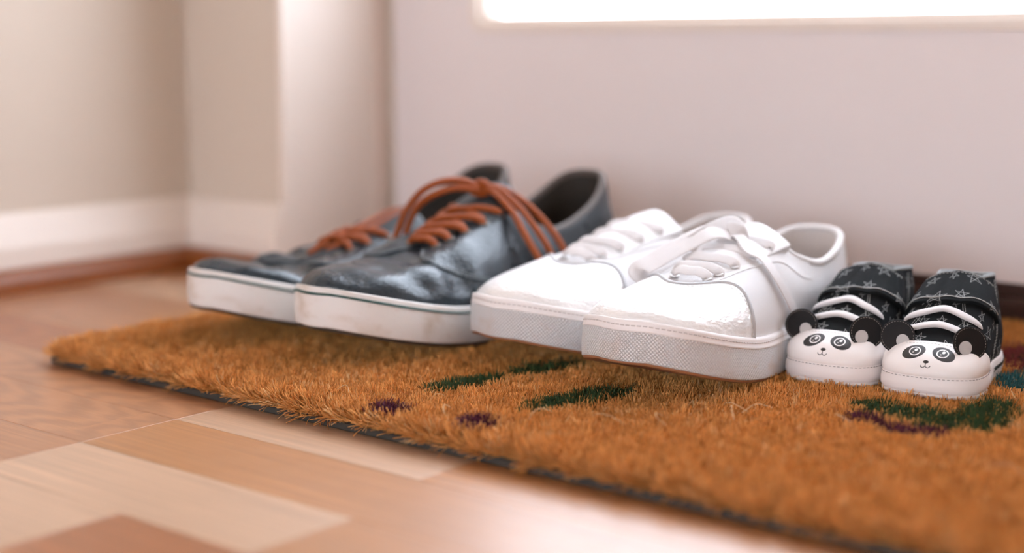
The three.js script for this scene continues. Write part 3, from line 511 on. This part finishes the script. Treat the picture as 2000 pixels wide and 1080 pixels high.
whiteSneaker('white canvas sneaker beside the tiny denim shoes, satin laces tied in a wide bow', [0.6707, 0.0155, -0.0014], 0.021, { spring: 0.0215, seed: 5, bend: 0, bow: [
  [[[0.0008, 0.0795, 0.1210], [-0.0075, 0.0835, 0.1332], [-0.0200, 0.0759, 0.1486], [-0.0304, 0.0672, 0.1641], [-0.0352, 0.0612, 0.1735], [-0.0318, 0.0560, 0.1690], [-0.0222, 0.0585, 0.1565], [-0.0096, 0.0685, 0.1382], [0.0017, 0.0780, 0.1232]], (t) => V(0.25, 0.9 - 0.2 * t, 0.45 + 0.2 * t).normalize(), 0.0150],
  [[[0.0018, 0.0770, 0.1225], [0.0020, 0.0830, 0.1188], [-0.0031, 0.0872, 0.1183], [-0.0085, 0.0855, 0.1290], [-0.0148, 0.0795, 0.1410], [-0.0190, 0.0740, 0.1470]], V(0.5, 0.6, 0.6), 0.0095],
  [[[-0.0045, 0.0790, 0.1235], [-0.0030, 0.0840, 0.1240], [0.0035, 0.0835, 0.1230], [0.0050, 0.0780, 0.1215], [0.0000, 0.0765, 0.1250], [-0.0050, 0.0785, 0.1245]], V(0.1, 0.5, 0.85), 0.0085],
], strand: [[0.66, 0.93, 0.0050], [0.635, 0.80, 0.0040], [0.595, 0.56, 0.0030], [0.535, 0.35, 0.0028], [0.475, 0.17, 0.0030], [0.45, 0.06, 0.0036]] });
//==PART5
// ------------------------------------------------------------------ tiny denim baby shoes with a face on the toe
function canvasTex(w, h, draw) { const c = document.createElement('canvas'); c.width = w; c.height = h; draw(c.getContext('2d'), w, h); const t = new THREE.CanvasTexture(c); t.colorSpace = THREE.SRGBColorSpace; t.wrapS = t.wrapT = THREE.RepeatWrapping; return t; }
const denimTex = canvasTex(1024, 1024, (g, w, h) => {
  const R = rng(4), im = g.createImageData(w, h);
  for (let y = 0; y < h; y++) for (let x = 0; x < w; x++) {   // twill: slanting threads with slubs
    const k = ((x * 1 + y * 2) % 16 + 16) % 16 < 6 ? 1 : 0, n = R(), b = 16 + k * 24 + n * 20 + 8 * N3(x / 60, y / 60, 4), i = (y * w + x) * 4;
    im.data[i] = b * 0.96; im.data[i + 1] = b * 0.99; im.data[i + 2] = b; im.data[i + 3] = 255;
  }
  g.putImageData(im, 0, 0); g.lineCap = 'round'; g.lineJoin = 'round';
  const star = (x, y, r, a, lw) => { for (const d of [0, 1]) { g.strokeStyle = d ? 'rgba(226,226,222,0.95)' : 'rgba(205,206,204,0.6)'; g.lineWidth = lw * (d ? 1 : 0.6); g.beginPath(); for (let i = 0; i <= 5; i++) { const q = a + i * 2 * 2 * Math.PI / 5 + (R() - 0.5) * 0.12, rr = r * (0.92 + R() * 0.2); g[i ? 'lineTo' : 'moveTo'](x + rr * Math.sin(q), y - rr * Math.cos(q)); } g.stroke(); } };
  for (let j = 0; j < 4; j++) for (let i = 0; i < 4; i++) { const x = (i + 0.5 + (j % 2) * 0.5 + (R() - 0.5) * 0.4) * w / 4, y = (j + 0.5 + (R() - 0.5) * 0.4) * h / 4, r = 56 + R() * 34, a = R() * 6.28; for (const dx of [-w, 0, w]) for (const dy of [-h, 0, h]) if (Math.abs(x + dx - w / 2) < w / 2 + 90 && Math.abs(y + dy - h / 2) < h / 2 + 90) star(x + dx, y + dy, r, a, 5.5); }
});
const denimBump = tex(256, 256, (u, v) => { const k = (u * 32 + v * 64) % 1; return 0.5 + 0.4 * Math.sin(k * 6.2832) + 0.1 * tfbm(u, v, 30, 30, 3, 2); });
const FW = 0.060, F0 = -0.0795, F1 = -0.0385;                     // the face print in metres: width, and the range along the toe's slope
const faceTex = canvasTex(1024, 704, (g, w, h) => {
  const X = (m) => w / 2 + m / FW * w, Y = (m) => h - (m - F0) / (F1 - F0) * h, S = w / FW;
  g.fillStyle = '#f3eae5'; g.fillRect(0, 0, w, h);
  const ell = (x, y, rx, ry, a, c) => { g.save(); g.translate(X(x), Y(y)); g.rotate(a); g.beginPath(); g.ellipse(0, 0, rx * S, ry * S, 0, 0, 7); g.fillStyle = c; g.fill(); g.restore(); };
  const ink = '#2a2421';
  for (const s of [-1, 1]) {
    const ex = s * 0.0084, ey = -0.0668; ell(ex, ey, 0.0067, 0.0050, s > 0 ? 0.45 : -0.45, ink);
    const px = ex - s * 0.0006, py = ey + 0.0004; ell(px, py, 0.0034, 0.0034, 0, '#f6efea'); ell(px, py, 0.0027, 0.0027, 0, ink); ell(px + 0.0005, py + 0.0009, 0.0009, 0.0011, 0.3, '#f6efea'); ell(px - 0.0008, py - 0.0010, 0.0005, 0.0005, 0, '#b9afa8');
  }
  ell(0, -0.0735, 0.0016, 0.0010, 0, ink);
  g.strokeStyle = ink; g.lineWidth = 0.0004 * S; g.lineCap = 'round'; g.beginPath(); g.moveTo(X(0), Y(-0.0740)); g.lineTo(X(0), Y(-0.0758)); g.stroke();
  for (const s of [-1, 1]) { g.beginPath(); g.arc(X(s * 0.0014), Y(-0.0756), 0.0014 * S, s > 0 ? 0.2 : 0.2, Math.PI - 0.2); g.stroke(); }
});
const PM = {
  denim: phys({ color: 0xc4c4c4, specularIntensity: 0.35, map: rep(denimTex, 1 / 0.066, 1 / 0.066), roughness: 0.85, bumpMap: rep(denimBump, 1 / 0.02, 1 / 0.02), bumpScale: 0.0003 }),
  plain: std({ color: 0x35332f, roughness: 0.9, bumpMap: rep(denimBump, 1 / 0.02, 1 / 0.02), bumpScale: 0.0003 }),
  face: std({ color: 0xffffff, map: faceTex, roughness: 0.42 }),
  white: std({ color: 0xeee4df, roughness: 0.5 }),
  sole: std({ color: 0xe4d9d2, roughness: 0.6 }),
  fleece: std({ color: 0xdfe2e2, roughness: 0.95, bumpMap: rep(weave, 30, 30), bumpScale: 0.0006 }),
  elastic: std({ color: 0xf2e9e5, roughness: 0.6, bumpMap: rep(weave, 60, 60), bumpScale: 0.0002 }),
  black: phys({ color: 0x15110f, specularIntensity: 0.5, roughness: 0.6 }),
  grey: std({ color: 0xb9b3af, roughness: 0.5 }),
  thread: std({ color: 0xa9a7a2, roughness: 0.7 }),
  darkThread: std({ color: 0x8d847d, roughness: 0.7 }),
};
const babyStations = [
  { b: [0, 0.004], t: [0, 0.056, 0.0045], p: [0, 0.016, -0.002], q: [0, -0.016, 0] },
  { b: [0.0165, 0.0105], t: [0.0118, 0.0575, 0.0105], p: [0.0015, 0.016, 0], q: [0.001, -0.014, 0] },
  { b: [0.0225, 0.031], t: [0.0155, 0.0595, 0.0255], p: [0.003, 0.016, 0], q: [0.003, -0.012, 0] },
  { b: [0.0230, 0.055], t: [0.0145, 0.0608, 0.0395], p: [0.004, 0.015, 0], q: [0.006, -0.008, 0.002] },
  { b: [0.0255, 0.076], t: [0.0125, 0.0605, 0.0440], p: [0.004, 0.013, 0], q: [0.010, -0.005, 0.006] },
  { b: [0.0275, 0.093], t: [0.0090, 0.0615, 0.0455], p: [0.0025, 0.011, 0], q: [0.010, -0.006, 0.012] },
  { b: [0.0255, 0.1080], t: [0.0055, 0.0622, 0.0465], p: [0.002, 0.011, 0.001], q: [0.007, -0.008, 0.018] },
  { b: [0.0165, 0.1163], t: [0.0025, 0.0624, 0.0470], p: [0.001, 0.0105, 0.002], q: [0.003, -0.013, 0.020] },
  { b: [0, 0.1185], t: [0, 0.0625, 0.0472], p: [0, 0.011, 0.002], q: [0, -0.013, 0.022] },
];
function babyShoe(label, pos, turn, o) {
  const t = thing('baby_shoe', label, 'shoe', undefined, pos, turn), LEN = 0.1185;
  const base = (z) => toeUp(z, LEN, 0.0005), top = (z) => base(z) + lerp(0.0128, 0.0138, smoothstep(z, 0.05, 0.11));
  const L = lastShape(babyStations, (z) => top(z) - 0.001, (th, v, p) => 0.0006 * N3(p.x * 90, p.y * 90, p.z * 90 + o.seed) * smoothstep(v, 0, 0.2), o.bend);
  part('upper', shell(L, { nu: 160, nv: 40 }), PM.denim, t);
  part('lining', shell(L, { t0: 0.02, off: -0.0022, nu: 100, nv: 16 }), PM.fleece, t);
  const rim = []; for (let i = 0; i < 72; i++) rim.push(L.at(i / 36, 1, -0.0008)); part('collar', tube(rim, 0.0015, 140, 8, true), PM.fleece, t);
  // white toe cap carrying the printed face
  const cT = (u) => { const a = Math.abs(u * 2 - 1); return 0.365 * Math.sqrt(Math.max(0, 1 - Math.pow(a, 2.1))) + 0.004; };
  const cap = (u, v) => [lerp(0.555, 1.445, u), v * cT(u)];
  part('toe_cap', sheet((u, v) => L.at(...cap(u, v), 0.0007 * Math.sin(v * 3.1)), (u, v) => L.nrm(...cap(u, v)), 80, 30, 0.0010, { uvFn: (u, v, p) => [(p.x - o.bend * 0.8) / FW + 0.5, (p.y * 0.66 - p.z * 0.75 - F0) / (F1 - F0)] }), PM.face, t, { label: 'white toe cap printed with a small panda face' });
  const rimL = (d, n = 60, a = 0.02, b = 0.98) => Array.from({ length: n + 1 }, (_, i) => { const u = lerp(a, b, i / n), c = cap(u, 1); return [c[0], Math.max(0.005, c[1] + d)]; });
  part('cap_stitching', stitches(L, rimL(-0.022), { len: 0.0013, gap: 0.0008, r: 0.00016, off: 0.0011 }), PM.thread, t);
  // denim panels: instep seam threads, strap, elastic laces
  for (const sg of [1, -1]) part('seam_stitching', [0, 0.02].map((d) => stitches(L, Array.from({ length: 16 }, (_, i) => { const v = 0.38 + i / 15 * 0.4, s = lerp(0.80, 0.84, i / 15) + d; return [sg > 0 ? s : 2 - s, v]; }), { len: 0.0013, gap: 0.0007, r: 0.0002 })), PM.thread, t);
  const sp = (u, v) => { const k = Math.sin(u * Math.PI); return [lerp(0.40, 1.52, u), lerp(lerp(0.42, 0.70, Math.pow(k, 0.8)), lerp(0.78, 0.985, Math.pow(k, 0.7)), v)]; };
  const strap = sheet((u, v) => L.at(...sp(u, v), 0.0004 + 0.0008 * Math.sin(u * 3.14)), (u, v) => L.nrm(...sp(u, v)), 70, 16, 0.0016); part('strap', strap, PM.denim, t);
  for (const v of [0.10, 0.93]) { const pts = []; for (let i = 0; i <= 50; i++) { const u = 0.05 + i / 50 * 0.9, q = sp(u, v), p = L.at(...q, 0.0022 + 0.0008 * Math.sin(u * 3.14)); pts.push(p); } part('strap_stitching', v < 0.5 ? tube(pts, 0.00032, 120, 6) : dashes(pts, 0.0014, 0.0008, 0.0002), PM.thread, t); }
  for (const [tt, a, b, w] of [[0.63, 0.68, 1.32, 0.0046], [0.50, 0.70, 1.30, 0.0044]]) {
    const pts = [], N = 22; for (let i = 0; i <= N; i++) { const u = i / N, th = lerp(a, b, u), k = Math.sin(u * Math.PI); pts.push(L.at(th, tt - 0.17 * (1 - k), lerp(-0.0012, 0.0019, Math.pow(k, 0.45)))); }
    part('elastic_lace', ribbon(pts, w, 0.0026, (q) => L.nrm(lerp(a, b, q), tt), 80, (q) => 0.35 + 0.65 * Math.pow(Math.sin(clamp(q, 0.001, 0.999) * Math.PI), 0.5)), PM.elastic, t);
  }
  // ears: stitched discs that stand up from the cap's edge
  for (const sg of [-1, 1]) {
    const th = 1 - sg * 0.175, at = L.at(th, 0.345), r = 0.0096, e = new THREE.Group();
    const disc = new THREE.ExtrudeGeometry(new THREE.Shape().absellipse(0, 0, r, r * 0.97, 0, Math.PI * 2), { depth: 0.0010, bevelEnabled: true, bevelThickness: 0.0003, bevelSize: 0.0003, bevelSegments: 2, curveSegments: 40 });
    const inner = new THREE.ExtrudeGeometry(new THREE.Shape().absellipse(-sg * 0.0022, -r * 0.36, 0.0036, 0.0039, 0, Math.PI * 2), { depth: 0.0004, bevelEnabled: true, bevelThickness: 0.0001, bevelSize: 0.0001, bevelSegments: 1, curveSegments: 24 }); inner.translate(0, 0, 0.0012);
    const ring = []; for (let i = 0; i <= 44; i++) { const a = i / 44 * 6.2832; ring.push(V(Math.cos(a) * r * 0.93, Math.sin(a) * r * 0.9, 0.00135)); }
    const m = new THREE.Matrix4().compose(V(at.x + sg * 0.0025, at.y + r * 0.26, at.z + 0.0016), new THREE.Quaternion().setFromEuler(new THREE.Euler(-0.25, sg * 0.22 + o.earTurn, -sg * 0.30, 'YXZ')), V(1, 1, 1));
    const em = part('ear', disc.applyMatrix4(m), PM.black, t, { label: 'round black ear' });
    part('inner_ear', inner.applyMatrix4(m), PM.grey, em, { label: 'round grey inner ear' });
    part('ear_stitching', dashes(ring.map((p) => p.applyMatrix4(m)), 0.0009, 0.0007, 0.00013), PM.darkThread, em);
  }
  // heel seam and back patch
  part('heel_strip', sheet((u, v) => L.at((2 + lerp(-0.06, 0.06, u)) % 2, lerp(0.02, 0.97, v)), (u, v) => L.nrm((2 + lerp(-0.06, 0.06, u)) % 2, lerp(0.02, 0.97, v)), 8, 16, 0.0010), PM.denim, t);
  for (const sg of [1, -1]) part('seam_stitching', [0, 0.016].map((d) => stitches(L, Array.from({ length: 16 }, (_, i) => { const v = 0.05 + i / 15 * 0.9, s = lerp(0.40, 0.27, i / 15) + d; return [sg > 0 ? s : 2 - s, v]; }), { len: 0.0013, gap: 0.0008, r: 0.00018 })), PM.thread, t);
  part('insole', soleRings(L, [[-0.004, (z) => top(z) - 0.006], [-0.004, (z) => top(z) - 0.002]], 90), PM.fleece, t);
  // moulded sole: knobbly rim below, smooth bumper above
  const h = (k) => (z) => lerp(base(z), top(z), k);
  const knob = (p, k) => p;
  const rimRings = [[-0.003, (z) => base(z)], [0.0000, (z) => base(z)], [0.0012, (z) => base(z) + 0.0008], [0.0014, (z) => base(z) + 0.0020], [0.0006, (z) => base(z) + 0.0030]];
  const og = soleRings(L, rimRings, 320); { const p = og[0].attributes.position; for (let i = 0; i < p.count; i++) { const a = Math.atan2(p.getX(i), p.getZ(i) - 0.06), y = p.getY(i) - base(p.getZ(i)), k = Math.pow(Math.abs(Math.sin(a * 34)), 0.6); if (y < 0.0025) { p.setY(i, p.getY(i) + 0.0009 * (1 - k)); } } og[0].computeVertexNormals(); }
  part('outsole', og, PM.sole, t);
  part('bumper', soleRings(L, [[0.0002, (z) => base(z) + 0.0024], [0.0012, (z) => base(z) + 0.0034], [0.0021, h(0.38)], [0.0021, h(0.62)], [0.0013, h(0.88)], [0.0006, h(0.97)], [-0.0006, h(1)], [-0.003, h(1)]], 240, [false, false]), PM.white, t);
  part('bumper_stitching', dashes(Array.from({ length: 120 }, (_, i) => { const th = 0.5 + i / 119, c = soleOut(L, th, 0.0015); return V(c[0], h(0.865)(c[1]), c[1]); }), 0.0014, 0.0011, 0.0002), PM.darkThread, t);
  const heelPts = []; for (let i = 0; i <= 40; i++) { const th = -0.40 + i / 40 * 0.80, c = soleOut(L, (th + 2) % 2, 0.0022); heelPts.push(V(c[0], h(0.62)(c[1]), c[1])); }
  part('bumper_stripe', ribbon(heelPts, 0.0022, 0.0008, (q) => { const th = (-0.40 + q * 0.80 + 2) % 2, a = soleOut(L, th, 0), b = soleOut(L, th, 0.01); return V(b[0] - a[0], 0, b[1] - a[1]).normalize(); }, 80), PM.black, t, { label: 'black stripe around the heel' });
  return t;
}
function dashes(pts, len, gap, r) { const c = crv(pts), total = c.getLength(), gs = []; for (let d = 0; d + len < total; d += len + gap) { const a = c.getPointAt(d / total), b = c.getPointAt((d + len) / total), g = new THREE.CylinderGeometry(r, r, a.distanceTo(b), 5); g.applyQuaternion(new THREE.Quaternion().setFromUnitVectors(V(0, 1, 0), V().subVectors(b, a).normalize())); g.translate((a.x + b.x) / 2, (a.y + b.y) / 2, (a.z + b.z) / 2); gs.push(g); } return mergeGeometries(gs.map(clean)); }
babyShoe('tiny dark denim baby shoe with a panda toe, wedged against the front white sneaker', [0.7352, 0.0145, 0.0185], 0.07, { seed: 1, bend: 0, earTurn: 0.35 });
babyShoe('tiny dark denim baby shoe with a panda toe, rightmost shoe of the row', [0.7855, 0.0145, 0.0145], 0.165, { seed: 6, bend: 0, earTurn: 0.4 });
renderer.render(scene, camera);
